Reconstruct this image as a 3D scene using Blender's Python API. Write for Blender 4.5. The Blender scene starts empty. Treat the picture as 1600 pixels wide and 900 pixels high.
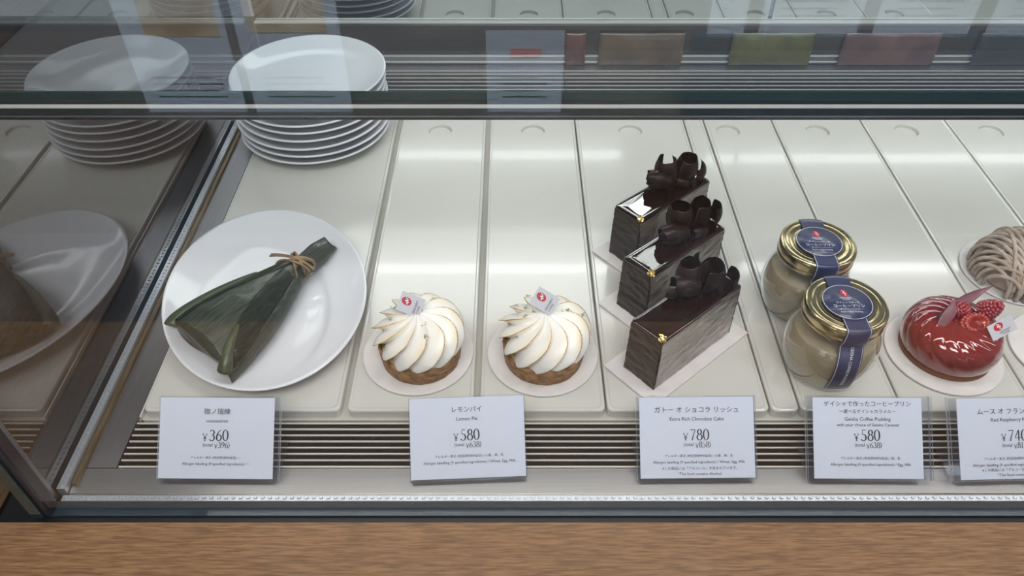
import bpy, bmesh, math, random
from mathutils import Vector, Matrix, noise
C = bpy.context.scene.collection
sc = bpy.context.scene
PI = math.pi
R = math.radians

# ------------------------------------------------------------------ camera, world, lights, exposure
cam_d = bpy.data.cameras.new('camera'); cam = bpy.data.objects.new('camera', cam_d); C.objects.link(cam)
cam.location = (0, 0, .455); cam.rotation_euler = (R(90-43.8), 0, 0)
cam_d.lens = 27.0; cam_d.sensor_width = 36; cam_d.clip_start = .01; cam_d.clip_end = 50
sc.camera = cam
sc.view_settings.view_transform = 'Standard'; sc.view_settings.look = 'None'
sc.view_settings.gamma = 1; sc.view_settings.use_curve_mapping = False
sc.view_settings.exposure = 0.17
sc.cycles.max_bounces = 14; sc.cycles.transparent_max_bounces = 32; sc.cycles.glossy_bounces = 6
sc.cycles.sample_clamp_indirect = 4
w = bpy.data.worlds.new('shop_air'); sc.world = w; w.use_nodes = True
w.node_tree.nodes['Background'].inputs[0].default_value = (.62, .68, .80, 1)
w.node_tree.nodes['Background'].inputs[1].default_value = .28

def area(name, loc, rot, sx, sy, power, col=(1, 1, 1), spread=180):
    l = bpy.data.lights.new(name, 'AREA'); l.shape = 'RECTANGLE'; l.size = sx; l.size_y = sy
    l.energy = power; l.color = col; l.spread = R(spread)
    o = bpy.data.objects.new(name, l); C.objects.link(o); o.location = loc; o.rotation_euler = rot
    return o
area('ceiling_light', (-.1, -1.0, 2.2), (R(26), 0, 0), 1.8, .7, 42, (1, .97, .93))
area('ceiling_light', (1.1, .1, 2.3), (0, 0, 0), .5, .5, 9, (.95, .97, 1))
area('shelf_led', (.25, .392, .2215), (R(14), 0, 0), 1.1, .008, .45, (1, .985, .95))
area('poster_fill', (0.1, .18, 1.2), (R(-26), 0, 0), 1.3, .1, 34, (.86, .93, 1), 50)  # fill added over the menu sheets to brighten their reflection

# ------------------------------------------------------------------ materials
def mat(name, col, rough=.5, metal=0., coat=0., sss=0., spec=.5, emis=None, ior=None):
    m = bpy.data.materials.new(name); m.use_nodes = True
    b = m.node_tree.nodes['Principled BSDF']
    b.inputs['Base Color'].default_value = (*col, 1); b.inputs['Roughness'].default_value = rough
    b.inputs['Metallic'].default_value = metal; b.inputs['Coat Weight'].default_value = coat
    b.inputs['Coat Roughness'].default_value = .04
    b.inputs['Specular IOR Level'].default_value = spec
    if ior: b.inputs['IOR'].default_value = ior
    if sss:
        b.inputs['Subsurface Weight'].default_value = sss; b.inputs['Subsurface Scale'].default_value = .004
        b.inputs['Subsurface Radius'].default_value = (1, .8, .6)
    if emis:
        b.inputs['Emission Color'].default_value = (*emis[0], 1); b.inputs['Emission Strength'].default_value = emis[1]
    return m
def nt(m): return m.node_tree.nodes, m.node_tree.links, m.node_tree.nodes['Principled BSDF']
def noise_col(m, c1, c2, scale=20, detail=4, stretch=(1, 1, 1), lo=.35, hi=.65, bump=0., bscale=None, rough=None, coord='Object', dist=0., bdist=.001):
    n, l, b = nt(m)
    tc = n.new('ShaderNodeTexCoord'); mp = n.new('ShaderNodeMapping'); mp.inputs['Scale'].default_value = stretch
    l.new(tc.outputs[coord], mp.inputs[0])
    nz = n.new('ShaderNodeTexNoise'); nz.inputs['Scale'].default_value = scale; nz.inputs['Detail'].default_value = detail
    nz.inputs['Distortion'].default_value = dist
    l.new(mp.outputs[0], nz.inputs[0])
    rp = n.new('ShaderNodeValToRGB'); rp.color_ramp.elements[0].position = lo; rp.color_ramp.elements[1].position = hi
    rp.color_ramp.elements[0].color = (*c1, 1); rp.color_ramp.elements[1].color = (*c2, 1)
    l.new(nz.outputs[0], rp.inputs[0]); l.new(rp.outputs[0], b.inputs['Base Color'])
    if bump:
        bn = n.new('ShaderNodeBump'); bn.inputs['Strength'].default_value = bump; bn.inputs['Distance'].default_value = bdist
        src = nz
        if bscale:
            src = n.new('ShaderNodeTexNoise'); src.inputs['Scale'].default_value = bscale; src.inputs['Detail'].default_value = 3
            l.new(mp.outputs[0], src.inputs[0])
        l.new(src.outputs[0], bn.inputs['Height']); l.new(bn.outputs[0], b.inputs['Normal'])
    if rough:
        mr = n.new('ShaderNodeMapRange'); mr.inputs[3].default_value = rough[0]; mr.inputs[4].default_value = rough[1]
        l.new(nz.outputs[0], mr.inputs[0]); l.new(mr.outputs[0], b.inputs['Roughness'])
    return m
def glass(name, tint=(.97, .985, .98), ior=1.5, gain=2.0, rough=0.0):
    # clear sheet: the light that is not mirrored goes straight through
    m = bpy.data.materials.new(name); m.use_nodes = True
    n, l = m.node_tree.nodes, m.node_tree.links
    n.remove(n['Principled BSDF']); out = n['Material Output']
    t = n.new('ShaderNodeBsdfTransparent'); t.inputs[0].default_value = (*tint, 1)
    g = n.new('ShaderNodeBsdfGlossy'); g.inputs['Roughness'].default_value = rough; g.inputs[0].default_value = (.95, .97, 1, 1)
    f = n.new('ShaderNodeFresnel'); f.inputs['IOR'].default_value = ior
    ge = n.new('ShaderNodeNewGeometry')
    inv = n.new('ShaderNodeMath'); inv.operation = 'SUBTRACT'; inv.inputs[0].default_value = 1; l.new(ge.outputs['Backfacing'], inv.inputs[1])
    mu = n.new('ShaderNodeMath'); mu.operation = 'MULTIPLY'; l.new(f.outputs[0], mu.inputs[0]); l.new(inv.outputs[0], mu.inputs[1])
    m2 = n.new('ShaderNodeMath'); m2.operation = 'MULTIPLY'; m2.use_clamp = True; l.new(mu.outputs[0], m2.inputs[0]); m2.inputs[1].default_value = gain
    mx = n.new('ShaderNodeMixShader'); l.new(m2.outputs[0], mx.inputs[0]); l.new(t.outputs[0], mx.inputs[1]); l.new(g.outputs[0], mx.inputs[2])
    l.new(mx.outputs[0], out.inputs[0])
    return m
M = {}
M['glass'] = glass('clear_glass', (.985, .99, .99), 1.45, 1.25)
M['side_glass'] = glass('side_glass', (.80, .80, .78), 1.62, 2.2)
M['shelf_glass'] = glass('shelf_glass', (.91, .94, .935), 1.5, 1.7)
M['acrylic'] = glass('acrylic', (.93, .945, .965), 1.5, 1.6, .02)
_m = bpy.data.materials.new('acrylic_edge'); _m.use_nodes = True; _n, _l, _b = _m.node_tree.nodes, _m.node_tree.links, _m.node_tree.nodes['Principled BSDF']
_b.inputs['Base Color'].default_value = (.72, .76, .82, 1); _b.inputs['Roughness'].default_value = .15; _b.inputs['Alpha'].default_value = .55
M['acrylic_edge'] = _m
M['jar_glass'] = glass('jar_glass', (.88, .885, .86), 1.5, 1.9)
M['edge'] = mat('green_glass_edge', (.012, .034, .034), .12, 0, .6)
M['slate'] = mat('slate_blue_frame', (.012, .026, .038), .45, 0, .15)
M['post'] = noise_col(mat('corner_frame', (.05, .05, .07), .3, .5, .3), (.022, .024, .034), (.045, .042, .055), 9, 3, (1, 1, .3))
M['black'] = mat('black_gap', (.006, .006, .007), .4)
M['rail'] = mat('dark_rail', (.012, .02, .024), .2, .3, .5)
M['rail_light'] = mat('pale_rail_strip', (.62, .64, .60), .4)
M['steel'] = noise_col(mat('brushed_steel', (.5, .5, .5), .3, 1), (.43, .42, .41), (.48, .47, .46), 30, 4, (.5, 60, 60), .3, .7, 0, None, None)
M['steel_dark'] = noise_col(mat('dim_steel', (.3, .3, .31), .35, .9), (.29, .28, .29), (.33, .32, .33), 30, 4, (40, .6, 40))
M['slat'] = mat('slat_steel', (.22, .20, .18), .3, .85)
M['slat_edge'] = mat('slat_edge', (.82, .80, .76), .35, .35)
M['seal'] = mat('beaded_seal', (.62, .66, .70), .25, .7)
M['tray'] = noise_col(mat('cream_ceramic', (.70, .69, .62), .17, 0, .25), (.575, .568, .528), (.630, .622, .582), 6, 5, (1, 1, 1), .3, .7, .05, 24, bdist=.0006)
M['deck'] = mat('deck_enamel', (.52, .51, .46), .4)
M['bronze'] = noise_col(mat('bronze_strip', (.2, .14, .08), .35, .6), (.12, .085, .045), (.24, .18, .11), 40, 4, (20, 1, 10))
M['mirror'] = mat('smoky_mirror', (.74, .76, .76), .015, 1)
M['back_frame'] = noise_col(mat('bronze_frame', (.07, .06, .045), .22, .6, .3), (.035, .032, .026), (.11, .09, .06), 3, 2, (1, 1, 6))
M['lamp'] = mat('lamp_tube', (1, 1, 1), .3, emis=((.97, .99, 1), 11.5))
M['white_metal'] = mat('white_metal', (.7, .7, .7), .4)
wd = mat('wood_ledge', (.4, .25, .12), .45, 0, .15)
noise_col(wd, (.145, .073, .030), (.285, .155, .070), 150, 5, (.42, 6.5, 5), .36, .64, .3, 160, (.4, .6), dist=.35, bdist=.0004)
M['wood'] = wd
M['ledge_shade'] = mat('ledge_shade_grey', (.030, .028, .030), .5)
M['wood_shaded'] = noise_col(mat('shaded_wood', (.06, .035, .018), .5), (.050, .028, .013), (.10, .056, .026), 60, 5, (6, 1, 5))  # ledge wood with its shade put into the colour
M['floor'] = mat('dark_floor', (.05, .04, .032), .5)
M['plate'] = mat('white_glaze', (.74, .75, .785), .10, 0, .15)
M['paper'] = mat('white_card', (.86, .86, .91), .55)
M['board'] = noise_col(mat('board_paper', (.74, .70, .68), .5), (.68, .645, .635), (.76, .73, .72), 60, 3)
M['tag'] = mat('tag_paper', (.52, .52, .56), .6)
M['ink'] = mat('dark_ink', (.028, .028, .045), .7)
M['red'] = mat('red_ink', (.42, .012, .03), .5)
M['white_ink'] = mat('white_ink', (.8, .8, .82), .5)
M['navy'] = noise_col(mat('navy_label', (.02, .028, .085), .38, 0, .2), (.020, .027, .080), (.026, .034, .095), 40)
M['gold'] = noise_col(mat('gold_lid', (.62, .44, .13), .22, 1), (.40, .33, .18), (.56, .47, .27), 50, 3, rough=(.14, .3))
M['leaf_gold'] = mat('gold_leaf', (.92, .70, .25), .22, 1)
M['pudding'] = noise_col(mat('pudding', (.46, .37, .23), .45, 0, .1, .3), (.33, .27, .18), (.40, .33, .225), 25, 3)
M['crust'] = noise_col(mat('baked_crust', (.35, .17, .06), .65), (.13, .052, .016), (.40, .215, .085), 150, 7, (1, 1, 1.6), .34, .68, 1.0, 200, bdist=.002)
M['curd'] = mat('lemon_curd', (.62, .50, .26), .25, 0, .3)
M['choc_top'] = mat('chocolate_glaze', (.014, .004, .0025), .035, 0, .6)
cs = mat('chocolate_side', (.045, .02, .012), .3, 0, .1, 0, .35)
M['choc_side'] = noise_col(cs, (.014, .008, .006), (.040, .025, .018), 20, 5, (1, 1, 2.4), .4, .7, .5, 34, (.22, .45), dist=1.5, bdist=.0014)
M['film'] = noise_col(mat('wrapped_chocolate_side', (.10, .07, .055), .25, .15, 1.0), (.085, .06, .048), (.26, .22, .19), 11, 4, (1, 1, 1.5), .38, .7, .5, 16, (.12, .34), dist=2.2, bdist=.0022)
M['curl'] = noise_col(mat('chocolate_curl', (.03, .014, .011), .42, 0, .1), (.018, .007, .006), (.045, .017, .012), 40, 4, (1, 1, 7), .3, .7, .4, 60, bdist=.0006)
M['mousse'] = noise_col(mat('raspberry_glaze', (.33, .01, .015), .06, 0, 1.0, .15), (.15, .006, .009), (.235, .014, .016), 14, 4, (1, 1, 5), .3, .7, .06, 300, bdist=.0005)
M['berry'] = mat('raspberry', (.30, .018, .03), .1, 0, .9, .3)
M['berry_cut'] = mat('cut_raspberry', (.42, .045, .03), .12, 0, .8, .3)
M['pink'] = mat('pink_chocolate', (.42, .20, .235), .38, 0, .2, .2)
M['biscuit'] = mat('biscuit_base', (.16, .055, .03), .7)
ch = mat('chestnut_cream', (.40, .31, .24), .55)
M['chestnut'] = noise_col(ch, (.34, .262, .195), (.52, .44, .38), 90, 5, (1, 1, 1), .38, .66, .3, 300, bdist=.0004)
M['zest'] = mat('lime_zest', (.10, .17, .03), .5)
M['twine'] = noise_col(mat('rush_twine', (.22, .14, .07), .7), (.09, .055, .03), (.34, .23, .12), 60, 4, (1, 1, 1), .3, .7, .5, 300)
lf = mat('bamboo_leaf', (.03, .05, .02), .38, 0, .15)
noise_col(lf, (.012, .018, .011), (.050, .062, .040), 14, 6, (.9, 40, 40), .3, .74, .5, 24, (.30, .5), bdist=.0008)
M['leaf'] = lf
M['leaf_fold'] = noise_col(mat('leaf_underside', (.07, .10, .035), .42, 0, .1), (.030, .044, .020), (.062, .082, .036), 12, 6, (1, 34, 34), .3, .7, .4, 20, bdist=.0006)
# meringue: torched ridges are a colour of the sugar itself, stored per vertex
mm = mat('torched_meringue', (.86, .86, .86), .38, 0, .12, .25)
n_, l_, b_ = nt(mm)
at = n_.new('ShaderNodeAttribute'); at.attribute_name = 'torch'
rp = n_.new('ShaderNodeValToRGB'); e = rp.color_ramp.elements
e[0].position = 0; e[0].color = (.88, .865, .83, 1); e[1].position = 1; e[1].color = (.16, .045, .008, 1)
k = e.new(.25); k.color = (.86, .76, .56, 1); k = e.new(.6); k.color = (.52, .25, .07, 1)
l_.new(at.outputs['Fac'], rp.inputs[0]); l_.new(rp.outputs[0], b_.inputs['Base Color'])
M['meringue'] = mm

# ------------------------------------------------------------------ mesh helpers
def link(name, me, m, parent=None, smooth=False):
    me.name = name
    o = bpy.data.objects.new(name, me); C.objects.link(o)
    for x in (m if isinstance(m, (list, tuple)) else [m]): me.materials.append(x)
    if smooth:
        for p in me.polygons: p.use_smooth = True
    if parent: o.parent = parent
    return o
def obj(name, bm, m, parent=None, smooth=False, recalc=True):
    if recalc: bmesh.ops.recalc_face_normals(bm, faces=bm.faces)
    me = bpy.data.meshes.new(name); bm.to_mesh(me); bm.free()
    return link(name, me, m, parent, smooth)
def tag(o, label=None, cat=None, group=None, kind=None):
    if label: o['label'] = label
    if cat: o['category'] = cat
    if group: o['group'] = group
    if kind: o['kind'] = kind
    return o
def thing(name, label, cat, loc=(0, 0, 0), rz=0., group=None):
    o = bpy.data.objects.new(name, None); C.objects.link(o); o.empty_display_size = .01
    o.location = loc; o.rotation_euler = (0, 0, rz)
    return tag(o, label, cat, group)
def copy_tree(o, parent=None):
    c = o.copy(); C.objects.link(c); c.parent = parent
    for ch_ in list(o.children): copy_tree(ch_, c)
    return c
def box(bm, x0, x1, y0, y1, z0, z1, mi=0, mtx=None):
    vs = [bm.verts.new((x, y, z)) for x in (x0, x1) for y in (y0, y1) for z in (z0, z1)]
    if mtx:
        for v in vs: v.co = mtx @ v.co
    for f in ((0, 1, 3, 2), (4, 6, 7, 5), (0, 4, 5, 1), (2, 3, 7, 6), (0, 2, 6, 4), (1, 5, 7, 3)):
        fc = bm.faces.new([vs[i] for i in f]); fc.material_index = mi
    return vs
def box_obj(name, d, m, parent=None, bevel=0., seg=2):
    bm = bmesh.new(); box(bm, *d)
    if bevel:
        bmesh.ops.bevel(bm, geom=list(bm.edges), offset=bevel, segments=seg, affect='EDGES', profile=.5)
    return obj(name, bm, m, parent)
def grid(bm, rows, closed=False, mi=0):
    """rows: list of lists of points; closed joins the last column to the first"""
    V = [[bm.verts.new(p) for p in r] for r in rows]
    for i in range(len(V)-1):
        n = len(V[i])
        for j in range(n if closed else n-1):
            f = bm.faces.new((V[i][j], V[i][(j+1) % n], V[i+1][(j+1) % n], V[i+1][j])); f.material_index = mi
    return V
def lathe(bm, prof, seg=64, cx=0, cy=0, mi=0, sx=1, sy=1, cap0=True, cap1=True):
    rows = [[(cx+r*sx*math.cos(2*PI*j/seg), cy+r*sy*math.sin(2*PI*j/seg), z) for j in range(seg)] for r, z in prof]
    V = grid(bm, rows, True, mi)
    if cap0: bm.faces.new(V[0]).material_index = mi
    if cap1: bm.faces.new(V[-1]).material_index = mi
    return V
def tube(bm, pts, rad, seg=8, cap=True, flat=1.0):
    pts = [Vector(p) for p in pts]; rows = []; up = Vector((0, 0, 1))
    for i, p in enumerate(pts):
        t = (pts[min(i+1, len(pts)-1)] - pts[max(i-1, 0)]).normalized()
        a = up.cross(t)
        if a.length < 1e-4: a = Vector((1, 0, 0)).cross(t)
        a.normalize(); b = t.cross(a)
        r = rad(i/(len(pts)-1)) if callable(rad) else rad
        rows.append([p + a*r*math.cos(2*PI*j/seg) + b*r*flat*math.sin(2*PI*j/seg) for j in range(seg)])
    V = grid(bm, rows, True)
    if cap: bm.faces.new(V[0]); bm.faces.new(V[-1])
def spline(P, n=10):
    P = [Vector(p) for p in P]; out = []
    for i in range(len(P)-1):
        p0, p1, p2, p3 = P[max(i-1, 0)], P[i], P[i+1], P[min(i+2, len(P)-1)]
        for k in range(n):
            t = k/n
            out.append(.5*((2*p1)+(p2-p0)*t+(2*p0-5*p1+4*p2-p3)*t*t+(3*p1-p0-3*p2+p3)*t**3))
    out.append(P[-1]); return out

# ------------------------------------------------------------------ lettering
def text_pts(s, width=None, height=None):
    cu = bpy.data.curves.new('t', 'FONT'); cu.body = s; cu.size = 1; cu.align_x = 'LEFT'; cu.resolution_u = 2
    o = bpy.data.objects.new('t', cu); C.objects.link(o)
    dg = bpy.context.evaluated_depsgraph_get()
    me = bpy.data.meshes.new_from_object(o.evaluated_get(dg))
    vs = [(v.co.x, v.co.y) for v in me.vertices]; fs = [tuple(p.vertices) for p in me.polygons]
    bpy.data.objects.remove(o); bpy.data.curves.remove(cu); bpy.data.meshes.remove(me)
    x0 = min(v[0] for v in vs); x1 = max(v[0] for v in vs); y0 = min(v[1] for v in vs); y1 = max(v[1] for v in vs)
    k = width/(x1-x0) if width else height/(y1-y0)
    ky = k if not (width and height) else height/(y1-y0)
    return [((v[0]-(x0+x1)/2)*k, (v[1]-(y0+y1)/2)*ky) for v in vs], fs
def put_text(bm, s, cx, cy, width=None, height=None, fn=None, rot=0.):
    vs, fs = text_pts(s, width, height); c_, s_ = math.cos(rot), math.sin(rot)
    V = []
    for x, y in vs:
        x, y = x*c_-y*s_+cx, x*s_+y*c_+cy
        V.append(bm.verts.new(fn(x, y) if fn else (x, y, 0)))
    for f in fs:
        try: bm.faces.new([V[i] for i in f])
        except ValueError: pass
# old-style serif numerals drawn as ribbons of changing weight (x, y, half-weight)
def arc(cx, cy, rx, ry, a0, a1, thin, thick, n=18):
    out = []
    for i in range(n+1):
        a = R(a0+(a1-a0)*i/n)
        out.append((cx+rx*math.cos(a), cy+ry*math.sin(a), thin+(thick-thin)*abs(math.cos(a))**1.3))
    return out
TN, TK = .024, .056
DIG = {
 '0': [arc(.25, .5, .20, .48, 0, 360, TN, TK, 36)],
 '3': [arc(.22, .74, .155, .22, 150, -80, TN, TK), arc(.20, .27, .20, .27, 88, -150, TN, TK)],
 '5': [[(.12, .96, TN), (.40, .96, .028)], [(.13, .97, .018), (.11, .56, .018)], arc(.20, .29, .21, .29, 110, -150, TN, TK)],
 '6': [arc(.25, .28, .185, .27, 0, 360, TN, TK, 30), [(.42, .98, TN), (.22, .80, .03), (.10, .55, .045), (.065, .30, TK)]],
 '7': [[(.04, .94, .032), (.44, .94, .030)], [(.43, .93, .02), (.27, .45, .035), (.16, 0, .042)]],
 '8': [arc(.25, .745, .15, .22, 0, 360, TN, TK, 28), arc(.25, .27, .195, .26, 0, 360, TN, TK, 28)],
 '9': [arc(.25, .72, .185, .26, 0, 360, TN, TK, 30), [(.435, .68, TK), (.40, .42, .045), (.28, .18, .03), (.08, .01, TN)]],
 '4': [[(.34, .97, .045), (.34, 0, .045)], [(.33, .96, TN), (.03, .30, TN)], [(.02, .28, .022), (.47, .28, .022)]],
 '1': [[(.22, .97, .042), (.22, 0, .042)], [(.09, .86, TN), (.22, .95, TN)], [(.10, .01, TN), (.34, .01, TN)]],
 '¥': [[(.04, .70, .028), (.23, .36, .03)], [(.43, .70, TN), (.24, .36, TN)], [(.235, .38, .032), (.235, 0, .032)], [(.08, .32, TN), (.39, .32, TN)],
       [(.08, .20, TN), (.39, .20, TN)], [(.0, .70, TN), (.12, .70, TN)], [(.36, .70, TN), (.47, .70, TN)], [(.15, .01, TN), (.32, .01, TN)]],
}
def serif(bm, s, cx, cy, h, fn):
    adv = {'¥': .62}
    W = sum(adv.get(c, .585) for c in s)*h; x = cx-W/2
    for c in s:
        for st in DIG[c]:
            pv = None
            for i, (px, py, hw) in enumerate(st):
                a = st[max(i-1, 0)]; b = st[min(i+1, len(st)-1)]
                dx, dy = b[0]-a[0], b[1]-a[1]; L = math.hypot(dx, dy) or 1
                nx, ny = -dy/L*hw, dx/L*hw
                q = [bm.verts.new(fn(x+(px+nx)*h*1.12, cy+(py-.5+ny)*h)), bm.verts.new(fn(x+(px-nx)*h*1.12, cy+(py-.5-ny)*h))]
                if pv: bm.faces.new((pv[0], q[0], q[1], pv[1]))
                pv = q
        x += adv.get(c, .585)*h
def emblem(parent, cx, cy, rx, ry, fn, tilt=-.25):
    bm = bmesh.new(); c_, s_ = math.cos(tilt), math.sin(tilt)
    bm.faces.new([bm.verts.new(fn(cx+rx*math.cos(a)*c_-ry*math.sin(a)*s_, cy+rx*math.cos(a)*s_+ry*math.sin(a)*c_, 0)) for a in [2*PI*i/28 for i in range(28)]])
    e = obj('emblem', bm, M['red'], parent, recalc=False)
    bm = bmesh.new()
    P = spline([(cx-rx*.35, cy+ry*.75, 0), (cx+rx*.25, cy+ry*.35, 0), (cx-rx*.3, cy+ry*.05, 0), (cx+rx*.45, cy-ry*.1, 0), (cx+rx*.1, cy-ry*.4, 0), (cx+rx*.35, cy-ry*.72, 0)], 5)
    pv = None
    for i, p in enumerate(P):
        a, b = P[max(i-1, 0)], P[min(i+1, len(P)-1)]; t = (b-a).normalized(); nrm = Vector((-t.y, t.x, 0))*rx*.07
        q = [bm.verts.new(fn(p.x+nrm.x, p.y+nrm.y, 1)), bm.verts.new(fn(p.x-nrm.x, p.y-nrm.y, 1))]
        if pv: bm.faces.new((pv[0], q[0], q[1], pv[1]))
        pv = q
    obj('emblem_line', bm, M['white_ink'], e, recalc=False)

# ================================================================== SETTING
tag(box_obj('floor', (-3, 3, -3, 3, -.96, -.9), M['floor']), kind='structure')
bm = bmesh.new(); box(bm, -.9, 1.3, .086, .257, -.045, -.0045)
ledge = obj('counter_ledge', bm, M['wood'])
tag(box_obj('ledge_shade_slab', (-.9, 1.3, -.030, .0855, -.045, -.0060), M['ledge_shade'], None), 'added dark slab standing in for the shadowed front of the wood ledge', 'rail')  # unseen slab added so the glass mirrors a shadowed ledge front
tag(ledge, 'brown wood grain counter ledge running along the front of the glass display case', 'counter ledge')
tag(box_obj('side_ledge', (-.9, -.352, .2585, 1.0, -.045, -.0200), M['wood_shaded']), 'wood ledge with painted-in shade beyond the left glass side of the display case', 'counter ledge')
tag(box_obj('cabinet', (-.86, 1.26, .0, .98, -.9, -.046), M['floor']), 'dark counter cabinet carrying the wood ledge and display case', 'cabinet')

# ================================================================== DISPLAY CASE
case = thing('display_case', 'glass pastry display case with slatted steel sill and mirrored back', 'display case', (0, 0, 0))
XR = 1.0
box_obj('deck', (-.2755, XR, .3420, .764, -.014, -.0085), M['deck'], case)
box_obj('base_body', (-.345, XR, .2575, .98, -.045, -.0145), M['black'], case)
# front sill: flat brushed steel strip, then slats up to the trays
bm = bmesh.new(); box(bm, -.300, XR, .2785, .2992, -.013, -.0055)
bmesh.ops.bevel(bm, geom=[e for e in bm.edges if abs(e.verts[0].co.x-e.verts[1].co.x) > .1], offset=.0008, segments=2, affect='EDGES')
obj('steel_sill', bm, M['steel'], case)
box_obj('grille_well', (-.278, XR, .2994, .339, -.0144, -.0135), M['back_frame'], case)
def grille(name, x0, x1, y0, y1, n, ztop, tilt):
    bm = bmesh.new(); st = (y1-y0)/n
    for i in range(n+1):
        y = y0+st*i
        box(bm, x0, x1, y-.00045, y+.00045, ztop-.0012, ztop, 1)
        if i < n:   # sloping blade behind each lip
            a = [bm.verts.new(p) for p in ((x0, y+.0005, ztop-.0012), (x1, y+.0005, ztop-.0012), (x1, y+st*.92, ztop-tilt), (x0, y+st*.92, ztop-tilt))]
            b = [bm.verts.new((v.co.x, v.co.y, v.co.z-.0006)) for v in a]
            bm.faces.new(a); bm.faces.new(b[::-1])
            for k_ in range(4): bm.faces.new((a[k_], b[k_], b[(k_+1) % 4], a[(k_+1) % 4]))
    return obj(name, bm, [M['slat'], M['slat_edge']], case)
grille('front_grille', -.274, .1125, .3000, .3368, 7, -.0048, .0075)
grille('front_grille', .1135, .62, .3000, .3368, 7, -.0048, .0075)
grille('front_grille', .621, XR, .3000, .3368, 7, -.0048, .0075)
# left steel border and its pale bead line beside the first tray
box_obj('side_sill', (-.300, -.2755, .2995, .862, -.013, -.0055), M['steel_dark'], case)
box_obj('side_trim', (-.2740, -.2728, .3420, .79, -.0135, -.0040), M['slat_edge'], case)
# rear shelf with slats, upright lower rail and mirrored doors
box_obj('rear_sill', (-.2752, XR, .765, .791, -.0143, -.004), M['steel_dark'], case)
grille('rear_grille', -.274, .062, .793, .848, 6, 0, .007)
grille('rear_grille', .063, XR, .793, .848, 6, 0, .007)
bm = bmesh.new(); box(bm, -.30, XR, .8495, .8660, -.013, .0022)
for y_, z_ in ((.8495, .0031), (.8648, .0075)): box(bm, -.30, XR, y_, y_+.0012, z_-.0015, z_, 1)
obj('rear_step', bm, [M['steel_dark'], M['slat_edge']], case)
bm = bmesh.new()
for z0, z1, y, mi in ((.0035, .0130, .8668, 1), (.0131, .0142, .8655, 2), (.016, .052, .867, 0), (.0525, .0555, .8655, 1), (.0556, .0572, .8640, 2)): box(bm, -.302, XR, y, .874, z0, z1, mi)
obj('door_rail', bm, [M['back_frame'], M['steel_dark'], M['slat_edge']], case)
box_obj('mirror_door', (-.302, .30, .870, .876, .058, .46), M['mirror'], case)
box_obj('mirror_door', (.305, XR, .8705, .877, .058, .46), M['mirror'], case)
# glass
box_obj('side_glass', (-.3155, -.3085, .2790, .878, -.006, .46), M['side_glass'], case)
box_obj('front_glass', (-.303, XR, .2625, .2705, -.004, .46), M['glass'], case)
box_obj('glass_edge', (-.3075, -.3035, .2615, .2712, -.004, .46), M['post'], case)
box_obj('glass_edge', (-.3155, -.3078, .2600, .2705, -.004, .46), M['edge'], case)
box_obj('corner_seal', (-.3080, -.3060, .2715, .2765, -.004, .46), M['steel_dark'], case)
box_obj('bronze_strip', (-.3000, -.2965, .2850, .862, -.013, -.0030), M['bronze'], case)
def beads(name, p0, p1, w, h, z, step, m, ax='x'):
    bm = bmesh.new()
    if ax == 'x': box(bm, p0[0], p1[0], p0[1]-w/2, p0[1]+w/2, z-h, z)
    else: box(bm, p0[0]-w/2, p0[0]+w/2, p0[1], p1[1], z-h, z)
    L = (p1[0]-p0[0]) if ax == 'x' else (p1[1]-p0[1]); n = int(L/step)
    for i in range(n):
        t = (i+.5)*step; x, y = (p0[0]+t, p0[1]) if ax == 'x' else (p0[0], p0[1]+t)
        r = step*.30
        ring = [bm.verts.new((x+r*math.cos(a), y+r*.8*math.sin(a), z+.00005)) for a in [2*PI*k_/8 for k_ in range(8)]]
        ring2 = [bm.verts.new((x+r*.6*math.cos(a), y+r*.5*math.sin(a), z+.0007)) for a in [2*PI*k_/8 for k_ in range(8)]]
        for k_ in range(8): bm.faces.new((ring[k_], ring[(k_+1) % 8], ring2[(k_+1) % 8], ring2[k_]))
        bm.faces.new(ring2)
    return obj(name, bm, m, case)
beads('beaded_seal', (-.302, .2745), (XR, .2745), .0042, .008, -.0035, .0049, M['seal'])
beads('beaded_seal', (-.3035, .279), (-.3035, .86), .0055, .012, .0005, .0044, M['seal'], 'y')
box_obj('front_frame', (-.306, XR, .2619, .2722, -.013, -.0042), M['slate'], case)
box_obj('black_gasket', (-.33, XR, .2573, .2617, -.014, -.0060), M['black'], case)
box_obj('side_frame', (-.3165, -.3070, .2720, .86, -.0140, -.0065), M['slate'], case)
# glass shelf with its metal front rail, and the lamps under it
box_obj('glass_shelf', (-.3075, XR, .3835, .862, .2335, .2395), M['shelf_glass'], case)
box_obj('shelf_edge', (-.3075, XR, .3815, .3833, .2338, .2393), M['edge'], case, .0005)
bm = bmesh.new()
for z0, z1, y0, mi in ((.2318, .2330, .3812, 0), (.2296, .2317, .3806, 1), (.2252, .2295, .3805, 0), (.2244, .2251, .3798, 2), (.2222, .2243, .3805, 0)):
    box(bm, -.3075, XR, y0, .394, z0, z1, mi)
obj('shelf_rail', bm, [M['rail'], M['rail_light'], M['steel_dark']], case)
def lamp(x0, x1, y, z):
    bm = bmesh.new(); tube(bm, [(x0, y, z), (x1, y, z)], .0055, 12)
    t = obj('lamp_tube', bm, M['lamp'], case, True)
    box_obj('lamp_housing', (x0-.012, x1+.012, y-.010, y+.010, z+.006, z+.0085), M['white_metal'], case)
lamp(-.20, .168, .739, .2165); lamp(.30, .80, .745, .2195)

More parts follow.
